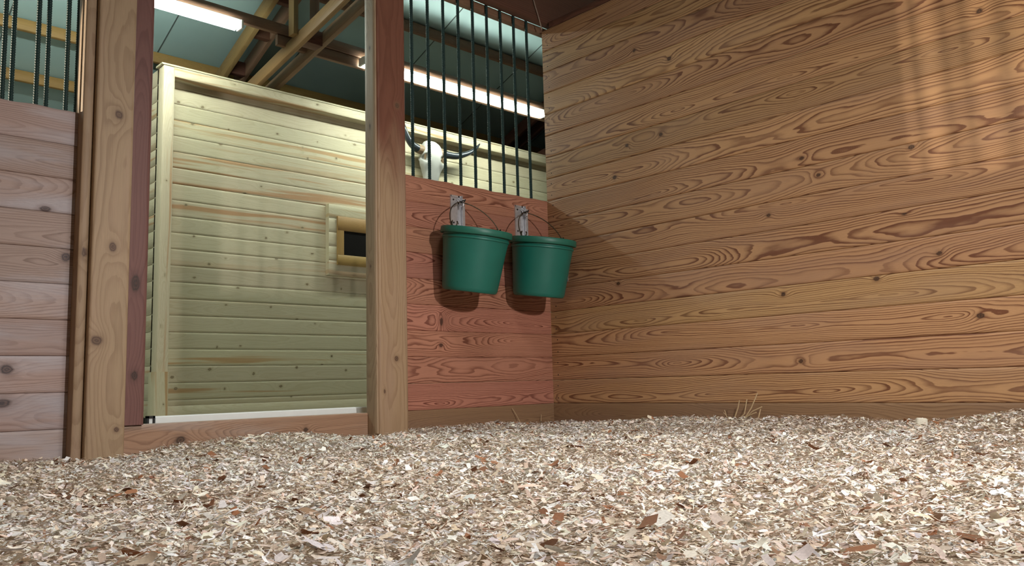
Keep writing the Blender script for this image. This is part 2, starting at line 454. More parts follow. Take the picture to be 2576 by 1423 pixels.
# ------------------------------------------------------------------ pine room across the aisle
U2 = 0.1331
P = Planks()
PK = [(0.03, .5), ]
rk = random.Random(5)
pk = {}
for (ax, az) in ((-.98, 2.60), (-.86, 2.44), (-.78, 2.60), (-.55, 2.45), (-.62, 2.31), (-.4, 1.92), (-.9, 1.75), (-.83, 1.50), (-.56, 1.34), (-.70, 1.28), (-.82, 1.16), (-.45, 1.10),
                 (-.55, .95), (-.62, .60), (-.42, .61), (-.68, .42), (-.30, .38), (-.98, .36), (-.55, .26), (-.95, .27), (-.1, 2.50), (.15, 2.42), (.3, 2.5), (.5, 2.38), (.2, 2.33),
                 (-.25, 2.0), (.0, 1.62), (-.2, 1.55), (.15, 1.68), (.25, 1.45), (-.1, 1.38), (-.15, .95), (.1, .85), (.28, .82), (.45, .53), (.1, .43), (-.05, .27), (.35, .45), (.6, .40),
                 (.05, .18), (.2, 1.17), (.55, 1.15), (1.5, 2.5), (1.9, 2.35), (2.1, 2.6), (2.4, 2.45), (2.0, 2.2), (2.55, 2.3), (2.8, 2.5), (1.2, 2.2), (.7, 2.55), (.6, 2.62)):
    k = int(math.floor((az - 0.05) / U2)); pk.setdefault(k, []).append((ax + 1.14, az - 0.05 - k * U2, 0.010 + 0.008 * rk.random(), 0.008 + 0.005 * rk.random()))
for k in range(21):
    P.plank((-1.14, 3.2, 0.05 + k * U2), (1, 0, 0), (0, 0, 1), 6.2, U2 - 0.0008, 0.03, 700 + k, 0.014, 0.004, pk.get(k, []), wob=0.6, pn=-0.05 - 0.03 * ((k * 37) % 10) / 10)
wb = P.build('wall_back', M['pine'])
tag(wb, 'pale knotty pine board wall of the room across the aisle', kind='structure')
P = Planks()
for k in range(21):
    P.plank((-1.14, 5.0, 0.05 + k * U2), (0, -1, 0), (0, 0, 1), 1.81, U2 - 0.0008, 0.03, 760 + k, 0.1, 0.004)
wb2 = P.build('wall_back_return', M['pine']); tag(wb2, 'side return wall of the pine room', kind='structure')
P = Planks().plank((-1.06, 3.09, 2.762), (1, 0, 0), (0, 0, 1), 6.1, 0.082, 0.11, 790, 0.03, 0.003, knots=[(.5, .06, .02, .012), (1.3, .05, .02, .012), (1.75, .06, .012, .01), (2.4, .05, .012, .01)])
P.plank((-1.16, 3.087, 2.845), (1, 0, 0), (0, 0, 1), 6.2, 0.015, 0.13, 791, 0.2, 0.002)
tr = P.build('trim_1', M['pine']); tag(tr, 'pale pine cap board along the top of the room wall', kind='structure')
P = Planks().plank((-1.055, 3.09, 0.40), (0, 0, 1), (-1, 0, 0), 2.44, 0.088, 0.108, 792, 0.02, 0.003, knots=[(.35, .06, .014, .01), (.75, .04, .014, .01), (1.5, .05, .012, .009)])
P.plank((-1.058, 3.065, 0.0), (0, 0, 1), (-1, 0, 0), 0.40, 0.105, 0.13, 793, 0.03, 0.003, knots=[(.15, .03, .012, .01)])
st = P.build('trim_2', M['pine']); tag(st, 'pale pine corner stile at the left end of the room wall', kind='structure')
P = Planks().plank((-1.05, 3.165, -0.005), (1, 0, 0), (0, 0, 1), 6.1, 0.14, 0.03, 794, 0.1, 0.002)
o = P.build('baseboard_back', M['pine']); tag(o, 'pale pine base board of the room wall', kind='structure')

# sliding shutter with the little dark window
P = Planks()
for k in range(5):
    P.plank((0.385, 3.14, 1.265 + k * 0.1312), (1, 0, 0), (0, 0, 1), 1.00, 0.1312, 0.058, 800 + k, 0.05, 0.0004, knots=[(.25, .05, .01, .008)] if k == 2 else ())
win = P.build('window_1', M['pine']); tag(win, 'pine shutter panel with a small dark window behind the timber post', kind='structure')
P = Planks()
P.plank((0.467, 3.12, 1.682), (1, 0, 0), (0, 0, 1), 0.60, 0.13, 0.02, 811, 0.05, 0.003)
P.plank((0.467, 3.12, 1.361), (1, 0, 0), (0, 0, 1), 0.60, 0.094, 0.02, 812, 0.05, 0.003)
P.plank((0.534, 3.12, 1.455), (0, 0, 1), (-1, 0, 0), 0.227, 0.067, 0.02, 813, 0.05, 0.003)
P.plank((1.067, 3.12, 1.455), (0, 0, 1), (-1, 0, 0), 0.227, 0.067, 0.02, 814, 0.05, 0.003)
wfm = P.build('window_frame', M['purlin'], win)
MB().box(0.534, 1.0, 3.131, 3.139, 1.455, 1.682).build('pane', M['pane'], win)

# ------------------------------------------------------------------ posts, jamb, sill, header
def timber(name, label, cat, mat, planks, parts=None):
    P = Planks()
    for kw in planks: P.plank(**kw)
    o = P.build(name, mat, origin=tuple(planks[0]['org'])); tag(o, label, cat)
    return o
X, Y_, Z = (1, 0, 0), (0, 1, 0), (0, 0, 1)
# vertical plank facing -y: along z, across -x -> n = z x (-x) = -y
timber('timber_post', 'thick tan timber post with dark knots left of the doorway', 'post', M['post'],
       [dict(org=(-2.415, -0.09, -0.08), a=Z, b=(-1, 0, 0), L=3.05, W=0.137, T=0.16, seed=901, res=0.008, ch=0.004, pn=-0.10, wob=0.5,
             knots=[(1.395, .055, .020, .016), (.875, .062, .018, .014), (.52, .11, .018, .020), (.19, .03, .01, .01)])])
timber('stop_board', 'narrow brown upright board along the left side of the big timber post', 'board', M['post'],
       [dict(org=(-2.5535, -0.062, -0.08), a=Z, b=(-1, 0, 0), L=3.05, W=0.036, T=0.10, seed=902, res=0.02, ch=0.003, pn=-0.08, knots=[(.85, .015, .02, .012)])])
timber('door_jamb', 'red stained upright jamb board right of the big timber post', 'board', M['redwood'],
       [dict(org=(-2.321, -0.015, 0.1205), a=Z, b=(-1, 0, 0), L=2.85, W=0.078, T=0.11, seed=903, res=0.012, ch=0.003, pn=-0.03,
             knots=[(.55, .045, .03, .016), (.19, .04, .02, .014)])])
pt = empty('timber_post', (-1.185, -0.04, -0.08), 'tan timber post with red upper half between doorway and buckets', 'post')
P = Planks().plank((-1.103 + 1.185, -0.086 + 0.04, 0.0), Z, (-1, 0, 0), 3.05, 0.170, 0.10, 905, 0.008, 0.006,
                   knots=[(.455, .070, .014, .012), (1.72, .05, .014, .012), (.3, .14, .012, .006)], pn=-0.075, wob=0.6)
P.build('upright', M['poststain'], pt)
P = Planks().plank((-1.282 + 1.185, -0.079 + 0.04, 0.0), Z, Y_, 3.05, 0.088, 0.009, 906, 0.02, 0.002, knots=[(2.0, .04, .015, .01), (2.28, .06, .012, .01), (1.6, .05, .02, .01), (.9, .05, .02, .012)], pn=-0.05)
P.build('side_board', M['post'], pt)['label'] = 'tan unstained side board'
timber('door_sill', 'worn brown wooden sill board across the doorway', 'sill', M['sill'],
       [dict(org=(-2.41, 0.0, -0.04), a=X, b=Z, L=1.13, W=0.160, T=0.085, seed=906, res=0.008, ch=0.004, pn=-0.03,
             knots=[(.24, .09, .022, .016), (.8, .10, .012, .010)])])
hd = empty('header_beam', (0.9, 0.0, 2.39), 'dark red brown header beam above the bars', 'beam')
P = Planks().plank((-1.30 - .9, -0.04, 0.035), X, Z, 4.6, 0.30, 0.05, 910, 0.05, 0.003)
P.plank((-1.30 - .9, -0.04, 0.336), X, Z, 4.6, 0.30, 0.05, 911, 0.05, 0.003)
P.build('face_board', M['dark'], hd)
P = Planks().plank((-1.10 - .9, 0.030, 0.0), X, Z, 4.4, 0.045, 0.04, 912, 0.05, 0.003)
P.build('top_rail', M['brownlumber'], hd)
timber('header_beam', 'dark header beam above the left bars and doorway', 'beam', M['dark'],
       [dict(org=(-3.75, -0.04, 2.47), a=X, b=Z, L=2.46, W=0.28, T=0.05, seed=913, res=0.1, ch=0.003)])
# cap and dark blocking above the right wall
timber('top_plate', 'dark plate lying on top of the golden right wall', 'board', M['dark'],
       [dict(org=(0.002, -0.06, 2.391), a=(0, -1, 0), b=Z, L=3.68, W=0.04, T=0.09, seed=915, res=0.1, ch=0.003)])

# ------------------------------------------------------------------ rebar bars
def rebar_mesh(name, L, seed=0):
    n = 10; rings = []; zz = 0.0; k = 0
    pts = []
    while zz < L:
        for dz, r in ((0.0, 0.0080), (0.004, 0.0080), (0.0055, 0.0092), (0.0085, 0.0092)):
            if zz + dz <= L: pts.append((zz + dz, r))
        zz += 0.010
    pts.append((L, 0.0080))
    for z, r in pts:
        rings.append([(r * math.cos(6.28318 * j / n), r * math.sin(6.28318 * j / n), z + 0.0015 * math.sin(6.28318 * j / n)) for j in range(n)])
    mb = MB().loft(rings)
    me = bpy.data.meshes.new(name); me.from_pydata(mb.v, [], mb.f); me.update(); me.materials.append(M['rebar'])
    me.polygons.foreach_set('use_smooth', [True] * len(me.polygons))
    return me
RB = rebar_mesh('rebar_bar', 1.165)
ORD = ['first', 'second', 'third', 'fourth', 'fifth', 'sixth', 'seventh', 'eighth', 'ninth']
def bar(x, y, z, label, group=None, parent=None):
    o = bpy.data.objects.new('rebar_bar', RB); COL.objects.link(o)
    if parent is None:
        o.location = (x, y, z); tag(o, label, 'bar', group)
    else:
        o.parent = parent; o.location = (x - parent.location.x, y - parent.location.y, z - parent.location.z); o.name = 'bar'
    return o
for i in range(9):
    x = -0.981 + 0.1083 * i
    lab = 'dark green rebar bar above the red half wall, %s one right of the timber post' % ORD[i]
    if i == 8: lab = 'dark green rebar bar above the red half wall, the one next to the golden wall'
    bar(x, 0.020, 1.285, lab, 'bars above the red half wall')
for x, lab in ((-2.632, 'dark green rebar bar above the grey half wall, nearest to the big post'),
               (-2.734, 'dark green rebar bar above the grey half wall, second from the big post'),
               (-2.843, 'dark green rebar bar above the grey half wall, third from the big post')):
    bar(x, 0.018, 1.285, lab, 'bars above the grey half wall')
sd = empty('sliding_door', (-3.05, 0.10, 0.02), 'sliding stall door with green bars parked behind the grey half wall', 'door')
for x in (-2.573, -2.680, -2.798, -2.905, -3.012):
    bar(x, 0.10, 1.285, None, None, sd)
P = Planks()
for k in range(9):
    P.plank((-0.62, -0.02, 0.10 + k * 0.131), X, Z, 1.13, 0.130, 0.035, 930 + k, 0.2, 0.003)
P.build('door_panel', M['front'], sd)
P = Planks().plank((-0.62, -0.02, 2.40), X, Z, 1.13, 0.09, 0.035, 945, 0.2, 0.003)
P.build('door_rail', M['front'], sd)

# white door track behind the sill with its black end
tk = empty('door_track', (-1.7, 0.125, 0.12), 'white metal door track lying behind the doorway sill', 'track')
b = MB().box(-2.229 + 1.7, 0.60, -0.010, 0.018, -0.004, 0.024, 0.002)
b.box(-2.229 + 1.7, 0.60, -0.004, 0.012, 0.024, 0.027)
b.build('rail', M['track'], tk)
b = MB()
b.box(-2.262 + 1.7, -2.254 + 1.7, -0.012, 0.010, -0.004, 0.029)
b.box(-2.238 + 1.7, -2.230 + 1.7, -0.012, 0.010, -0.004, 0.029)
b.box(-2.262 + 1.7, -2.230 + 1.7, -0.012, 0.010, 0.020, 0.029)
b.build('end_bracket', M['blk'], tk)['label'] = 'black arched end bracket'
MB().box(-2.254 + 1.7, -2.238 + 1.7, -0.006, 0.010, -0.004, 0.020).build('end_plug', M['track'], tk)

# ------------------------------------------------------------------ roof framing
def obox(mb_planks, p0, p1, side, depth, width, seed, mi=0, res=0.12, knots=()):
    """member from p0 to p1 (its upper left edge), 'side' = width direction (unit), depth goes down perpendicular."""
    p0, p1 = Vector(p0), Vector(p1); a = (p1 - p0); L = a.length; a.normalize(); side = Vector(side)
    d = a.cross(side); d.normalize()
    if d.z > 0: d = -d
    # face normal -side : along a, across b with a x b = -side
    b_ = (-d) if a.cross(-d).dot(-side) > 0 else d
    org = p0 if b_ == d else p0 + d * depth
    mb_planks.plank(tuple(org), tuple(a), tuple(b_), L, depth, width, seed, res, 0.003, knots, mi=mi)
def zc(y): return 3.624 - 0.39 * (y - 3.045)         # upper edge of the top chords
def zb(y): return 3.211 - 0.177 * (y - 1.935)         # upper edge of the bottom chords
def truss(x, label, mat, seed, dz=0.0):
    t = empty('roof_truss', (x, 2.4, 3.0 + dz), label, 'truss', None)
    def loc(p): return (p[0] - x, p[1] - 2.4, p[2] - 3.0)
    P = Planks(); obox(P, loc((x, 0.8, zc(0.8))), loc((x, 5.6, zc(5.6))), X, 0.138, 0.042, seed, knots=[(2.0, .06, .012, .01), (2.5, .05, .012, .01)]); P.build('top_chord', mat, t)
    P = Planks(); obox(P, loc((x, 0.8, zb(0.8))), loc((x, 4.9, zb(4.9))), X, 0.11, 0.042, seed + 1, knots=[(1.5, .05, .02, .012)]); P.build('bottom_chord', mat, t)
    P = Planks(); ya = 2.46
    P.plank(loc((x + 0.0, ya + 0.045, zb(ya) - 0.02)), Z, (0, -1, 0), zc(ya) - zb(ya) - 0.02, 0.085, 0.042, seed + 2, 0.1, 0.003)
    P.build('web', mat, t)
    return t
truss(-0.328, 'yellow roof truss above the doorway, the left one of the close pair', M['truss'], 1000)
truss(-0.135, 'brown roof truss above the doorway, the right one of the close pair', M['brownlumber'], 1010, 0.03)
truss(3.32, 'dark roof truss crossing behind the end of the right strip light', M['dark'], 1020)
truss(3.52, 'dark roof truss crossing behind the bars, right one of the dark pair', M['dark'], 1030)
# spacer blocks between the paired trusses
def block(y, z, h, L, label, x0=-0.2855, x1=-0.1355):
    o = Planks().plank((x0, y, z), X, Z, x1 - x0, h, L, 1050 + int(y * 10), 0.1, 0.003).build('spacer_block', M['dark'], origin=(x0, y, z)); tag(o, label, 'block', 'spacer blocks between the doorway trusses')
block(2.37, zb(2.37) - 0.10, 0.12, 0.12, 'dark spacer block between the bottom chords of the doorway trusses')
block(3.29, zc(3.29) - 0.135, 0.13, 0.06, 'dark spacer block between the top chords under the roof beam')
block(2.86, zc(2.86) - 0.135, 0.13, 0.06, 'dark spacer block between the top chords, uppermost one at the frame top')
block(3.78, zc(3.78) - 0.135, 0.13, 0.06, 'dark spacer block between the top chords just above the pine wall')
def purlin(y, x0, x1, label, mat, seed, h=0.095, t=0.042):
    o = Planks().plank((x0, y, zroof(y + t) - 0.006 - h), X, Z, x1 - x0, h, t, seed, 0.15, 0.003).build('roof_purlin', mat, origin=(x0, y, zroof(y) - h)); tag(o, label, 'purlin', 'purlins under the roof sheets')
purlin(4.03, -8.5, 5.8, 'yellowish roof purlin running just above the pine wall top', M['purlin'], 1100)
purlin(4.62, -8.5, 5.8, 'yellow roof purlin, lower of the two seen through the left bars', M['purlin'], 1101)
purlin(2.84, -8.5, 5.8, 'brown roof purlin seen high through the right bars above the strip light', M['brownlumber'], 1102, 0.10)
bmt = empty('lamp_beam', (0.0, 2.62, 3.13), 'brown double beam carrying the strip lights along the aisle', 'beam')
P = Planks().plank((-8.0, 0.0, 0.03), X, Z, 13.5, 0.088, 0.04, 1110, 0.2, 0.003); P.build('upper_beam', M['brownlumber'], bmt)
P = Planks().plank((-0.40, 0.012, -0.065), X, Z, 5.8, 0.090, 0.04, 1111, 0.2, 0.003); P.build('lower_beam', M['brownlumber'], bmt)

# ------------------------------------------------------------------ strip lights
def strip_light(x0, x1, y, z, label):
    t = empty('strip_light', ((x0 + x1) / 2, y, z), label, 'lamp', 'strip lights over the aisle')
    h = (x1 - x0) / 2
    MB().box(-h, h, -0.024, 0.024, 0.018, 0.060, 0.004).build('housing', M['housing'], t)
    for dy in (-0.027, 0.027):
        MB().tube([(-h + 0.03, dy, -0.005), (h - 0.03, dy, -0.005)], 0.019, 12).build('tube', M['tube'], t, True)
    for s in (-1, 1):
        b = MB().box(s * h - 0.010, s * h + 0.010, -0.046, 0.046, -0.020, 0.050, 0.003)
        b.build('end_socket', M['socket'], t)
    return t
strip_light(-3.05, -0.755, 2.57, 3.085, 'glowing strip light above the pine wall at the upper left')
strip_light(0.38, 2.67, 2.57, 3.085, 'glowing strip light seen through the green bars')
strip_light(-7.4, -5.1, 2.57, 3.085, 'strip light further along the aisle beyond the left frame edge')

# ------------------------------------------------------------------ buckets
def circ(z, R, n=48): return [(R * math.cos(6.2831853 * k / n), R * math.sin(6.2831853 * k / n), z) for k in range(n)]
def make_bucket(loc, tilt, roll, apex, label):
    """round tapered bucket hung by its bail: the bottom has swung in against the wall"""
    root = empty('bucket', loc, label, 'bucket', 'green buckets hung on the red half wall')
    root.rotation_euler = (tilt, roll, 0)
    H = 0.322
    prof = [(-H, 0.128), (-H + .003, 0.137), (-H + .012, 0.1425), (-H + .022, 0.1445), (-H * .66, 0.1535), (-H * .33, 0.1635), (-0.058, 0.1700), (-0.054, 0.1745), (-0.046, 0.1745), (-0.042, 0.1705), (-0.010, 0.172)]
    rings = [circ(z, R) for z, R in prof]
    rings += [circ(z, R - 0.004) for z, R in ((-0.010, 0.172), (-0.06, 0.170), (-H * .33, 0.1635), (-H * .66, 0.1535), (-H + .02, 0.144), (-H + .010, 0.125))]
    MB().loft(rings).build('body', M['bucket'], root, True)
    MB().loft([circ(z, R) for z, R in ((-0.032, 0.1725), (-0.0325, 0.1855), (-0.029, 0.1875), (-0.004, 0.186), (0.0, 0.183), (0.0, 0.171), (-0.006, 0.1675), (-0.032, 0.1675))], cap=False).build('rim', M['rim'], root, True)
    inv = Matrix.Rotation(roll, 3, 'Y').inverted() if False else (Matrix.Rotation(roll, 3, 'Y') @ Matrix.Rotation(tilt, 3, 'X')).inverted()
    A = inv @ (Vector(apex) - Vector(loc))
    for s in (-1, 1):
        MB().disc_prism((s * 0.160, 0.0, -0.014), 0.013, (s * 0.010, 0, 0), 12).build('ear', M['rim'], root, True)
    pts = []
    for i in range(49):
        t = -1 + 2 * i / 48; a = abs(t); s = -1 if t < 0 else 1
        E = Vector((s * 0.166, 0.0, -0.004))
        pts.append((A.x + (E.x - A.x) * math.sin(a * math.pi / 2) ** 1.1, A.y + (E.y - A.y) * a, A.z + (E.z - A.z) * a ** 1.75))
    bl = MB().tube(pts, 0.0027, 8)
    for s in (-1, 1):
        bl.tube([(s * 0.166 - s * 0.003 * k, 0.012 * math.sin(k * .6283), 0.010 + 0.015 * math.cos(k * .6283)) for k in range(11)], 0.0036, 6)
    bl.build('bail', M['wire'], root, True)
    kn = [tuple(A + inv @ Vector((-0.040 + 0.0055 * k, -0.012 - 0.006 * math.sin(k * 1.7), -0.012 + 0.0022 * k + 0.005 * math.cos(k * 1.7)))) for k in range(12)]
    MB().tube(kn, 0.0034, 6).build('snap_wire', M['blk'], root, True)
    return root
make_bucket((-0.745, -0.205, 1.032), math.radians(10), math.radians(2.0), (-0.706, -0.040, 1.212), 'green bucket on the left, hanging nearer the timber post')
make_bucket((-0.258, -0.207, 1.034), math.radians(8.5), math.radians(0.5), (-0.228, -0.040, 1.215), 'green bucket on the right, hanging nearest the wall corner')
def make_bracket(x, ztop, label):
    t = empty('bucket_bracket', (x, 0.0, ztop), label, 'bracket', 'metal brackets above the buckets')
    b = MB()
    b.box(-0.044, 0.022, -0.0030, -0.0002, -0.215, 0.0)                          # plate flat on the wall
    b.box(-0.046, -0.040, -0.0075, -0.0002, -0.215, 0.0)                         # folded left edge
    b.box(0.008, 0.016, -0.0075, -0.003, -0.215, 0.0)                            # rib
    b.box(0.022, 0.025, -0.024, -0.0002, -0.215, 0.0)                            # cheek standing off the wall
    b.box(0.022, 0.037, -0.0265, -0.024, -0.215, -0.018)                         # outer lip
    b.box(-0.044, 0.022, -0.0075, -0.003, -0.010, 0.0)                          # top fold
    b.build('plate', M['galv'], t)
    b = MB()
    for k in range(7): b.box(-0.008, 0.002, -0.0045, -0.0030, -0.052 - 0.0085 * k, -0.048 - 0.0085 * k)
    b.box(-0.004, 0.012, -0.0045, -0.0030, -0.118, -0.115); b.box(-0.008, 0.014, -0.0045, -0.0030, -0.131, -0.128); b.box(0.003, 0.006, -0.0045, -0.0030, -0.128, -0.118)
    b.build('embossing', M['galv'], t)
    for (sx, sz) in ((-0.024, -0.024), (-0.024, -0.150), (0.002, -0.152)):
        MB().disc_prism((sx, -0.003, sz), 0.005, (0, -0.0025, 0), 8).build('screw', M['blk'], t)
    b = MB()
    for k in range(16):
        b.box(0.028, 0.034, -0.0282, -0.0265, -0.03 - 0.0105 * k, -0.024 - 0.0105 * k)
    b.build('perforated_edge', M['galv'], t)
    hk = [(0.0, -0.006, -0.02), (0.0, -0.022, -0.030), (0.0, -0.036, -0.052), (0.0, -0.046, -0.070), (0.0, -0.055, -0.066), (0.0, -0.058, -0.052)]
    MB().tube(hk, 0.004, 8).build('hook', M['galv'], t, True)
    return t
make_bracket(-0.708, 1.256, 'galvanised metal bracket above the left bucket')
make_bracket(-0.230, 1.262, 'galvanised metal bracket above the right bucket')
pl = empty('wall_plate', (-0.0005, -0.105, 0.95), 'perforated metal plate on the golden wall behind the right bucket', 'plate')
MB().box(-0.0025, 0.0, -0.045, 0.045, -0.13, 0.02).build('plate', M['galv'], pl)
for k in range(4):
    MB().disc_prism((-0.0025, -0.038, -0.11 + 0.035 * k), 0.006, (-0.003, 0, 0), 8).build('stud', M['galv'], pl)

# ------------------------------------------------------------------ cow skull on the pine wall
sk = empty('cow_skull', (1.53, 3.14, 2.45), 'bleached cow skull with dark horns hung on the pine wall', 'skull')
def skull_mesh():
    # cross sections down the face: z, half width, depth in front of wall, crown sharpness
    secs = [(0.262, 0.030, 0.050), (0.255, 0.062, 0.085), (0.225, 0.092, 0.115), (0.19, 0.108, 0.135), (0.15, 0.112, 0.145), (0.11, 0.120, 0.150), (0.07, 0.132, 0.150), (0.035, 0.140, 0.146),
            (0.0, 0.136, 0.140), (-0.035, 0.118, 0.132), (-0.07, 0.100, 0.122), (-0.11, 0.088, 0.112), (-0.16, 0.080, 0.100), (-0.21, 0.074, 0.088), (-0.26, 0.066, 0.074), (-0.29, 0.048, 0.055), (-0.30, 0.020, 0.03)]
    n = 72; rings = []
    zs = np.concatenate([np.linspace(0.262, 0.24, 5), np.linspace(0.235, -0.285, 62), np.linspace(-0.29, -0.30, 4)])
    sz_ = np.array([q[0] for q in secs])[::-1]; sh = np.array([q[1] for q in secs])[::-1]; sdp = np.array([q[2] for q in secs])[::-1]
    for (z, hw, d) in [(z, float(np.interp(z, sz_, sh)), float(np.interp(z, sz_, sdp))) for z in zs]:
        ring = []
        for j in range(n):
            t = 2 * math.pi * j / n
            cxx, cyy = math.cos(t), math.sin(t)
            px = hw * math.copysign(abs(cxx) ** 0.8, cxx)
            py = -d * (0.5 + 0.5 * math.copysign(abs(cyy) ** 0.75, cyy)) if True else 0
            # eye sockets on the sides
            for s in (-1, 1):
                q = ((z - 0.065) / 0.032) ** 2 + ((px - s * 0.105) / 0.030) ** 2
                if py < -0.04: 
                    k = math.exp(-q ** 2 * 0.9); px -= s * 0.020 * k; py += 0.075 * k
                # hollow under the eye and nasal sides
                q2 = ((z + 0.04) / 0.05) ** 2 + ((px - s * 0.07) / 0.025) ** 2
                py += 0.014 * math.exp(-q2)
            q3 = ((z + 0.25) / 0.035) ** 2 + (px / 0.022) ** 2
            if py < -0.02: py += 0.035 * math.exp(-q3)
            ring.append((px, py, z))
        rings.append(ring)
    return MB().loft(rings)
so = skull_mesh().build('skull_bone', M['bone'], sk, True)
md = so.modifiers.new('sub', 'SUBSURF'); md.levels = 1; md.render_levels = 1
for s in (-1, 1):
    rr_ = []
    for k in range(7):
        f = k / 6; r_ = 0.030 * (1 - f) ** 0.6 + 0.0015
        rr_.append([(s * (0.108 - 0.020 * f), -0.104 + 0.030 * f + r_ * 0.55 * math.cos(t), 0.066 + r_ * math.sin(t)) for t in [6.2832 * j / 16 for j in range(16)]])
    MB().loft([[(x + s * 0.012 , y - 0.016, z) for x, y, z in q] for q in rr_]).build('eye_socket_inset', M['hornbase'], sk, True)  # brown insets; their dark tone also stands in for shade in the cavities
for s, tip in ((-1, ((-0.34, -0.10, 0.25), (-0.40, -0.10, 0.36))), (1, ((0.45, -0.08, 0.23), (0.66, -0.06, 0.355)))):
    p = [(s * 0.10, -0.055, 0.150), (s * 0.155, -0.06, 0.150)]
    if s > 0: p += [(0.21, -0.075, 0.148), (0.30, -0.085, 0.150), (0.38, -0.09, 0.172), (0.46, -0.09, 0.205), (0.54, -0.085, 0.25), (0.60, -0.08, 0.295), (0.66, -0.07, 0.355)]
    else: p += [(-0.20, -0.07, 0.158), (-0.26, -0.085, 0.175), (-0.305, -0.095, 0.21), (-0.335, -0.10, 0.255), (-0.355, -0.10, 0.31), (-0.365, -0.09, 0.36), (-0.370, -0.085, 0.41)]
    # smooth the path
    pts = []
    for i in range(len(p) - 1):
        p0, p1, p2, p3 = [Vector(p[max(0, min(len(p) - 1, i + k))]) for k in (-1, 0, 1, 2)]
        for k in range(4):
            t = k / 4
            pts.append(0.5 * ((2 * p1) + (p2 - p0) * t + (2 * p0 - 5 * p1 + 4 * p2 - p3) * t * t + (-p0 + 3 * p1 - 3 * p2 + p3) * t ** 3))
    pts.append(Vector(p[-1])); nn = len(pts)
    rad = [0.043 * (1 - i / (nn - 1)) ** 0.55 + 0.002 for i in range(nn)]
    cut = 7
    MB().tube(pts[:cut], [r * 1.06 for r in rad[:cut]], 14).build('horn_base', M['hornbase'], sk, True)
    MB().tube(pts[cut - 1:], rad[cut - 1:], 14).build('horn', M['horn'], sk, True)

# ------------------------------------------------------------------ cord by the corner
MB().tube([(-0.15, -0.048, 2.62), (-0.118, -0.05, 2.55), (-0.10, -0.05, 2.50), (-0.082, -0.05, 2.46), (-0.066, -0.049, 2.42), (-0.050, -0.046, 2.385), (-0.046, -0.045, 2.372)], 0.0035, 8).build('hanging_cord', M['cord'], None, True, origin=(-0.1, -0.045, 2.4))
tag(bpy.data.objects['hanging_cord'], 'thin grey cord hanging over the header at the wall corner', 'cord')

# ------------------------------------------------------------------ bedding
def hfloor(x, y):
    x = np.asarray(x, float); y = np.asarray(y, float)
    h = 0.010 + 0.008 * np.sin(x * 2.1 + 1) * np.sin(y * 1.7) + 0.006 * np.sin(x * 5.3 + y * 3.1) + 0.004 * np.sin(x * 11 - y * 9)
    h = h + 0.034 * np.exp(-((x + 0.0) / 0.42) ** 2) * smoothstep(-0.35, -0.8, y)
    h = h + 0.045 * np.exp(-((x + 0.1) / 0.35) ** 2) * smoothstep(-2.15, -2.5, y)
    h = h + 0.034 * np.exp(-((x + 1.82) / 0.30) ** 2 - (y / 0.30) ** 2)
    h = h + 0.012 * np.exp(-((x + 0.6) / 0.30) ** 2 - (y / 0.25) ** 2)
    return h
gx = np.linspace(-3.75, 0.0, 160); gy = np.linspace(-3.75, 0.0, 160)
GX, GY = np.meshgrid(gx, gy, indexing='ij'); GZ = hfloor(GX, GY) - 0.007
mb = MB(); I = np.arange(GX.size).reshape(GX.shape)
mb.v = [tuple(v) for v in np.stack([GX, GY, GZ], -1).reshape(-1, 3)]
mb.f = [tuple(q) for q in np.stack([I[:-1, :-1], I[1:, :-1], I[1:, 1:], I[:-1, 1:]], -1).reshape(-1, 4)]
m, nt, b = newmat('bedding_dust'); N = NB(nt)
tc = N.n('ShaderNodeTexCoord'); n1 = N.noise(tc.outputs['Object'], 60, 5, 0.7)
N.link(N.ramp(n1, [(0.3, (0.20, 0.14, 0.09)), (0.5, (0.42, 0.32, 0.23)), (0.7, (0.6, 0.50, 0.40))]), b.inputs['Base Color']); b.inputs['Roughness'].default_value = 0.9
fo = mb.build('floor', m, None, True); tag(fo, 'packed stall floor under the shavings', kind='structure')

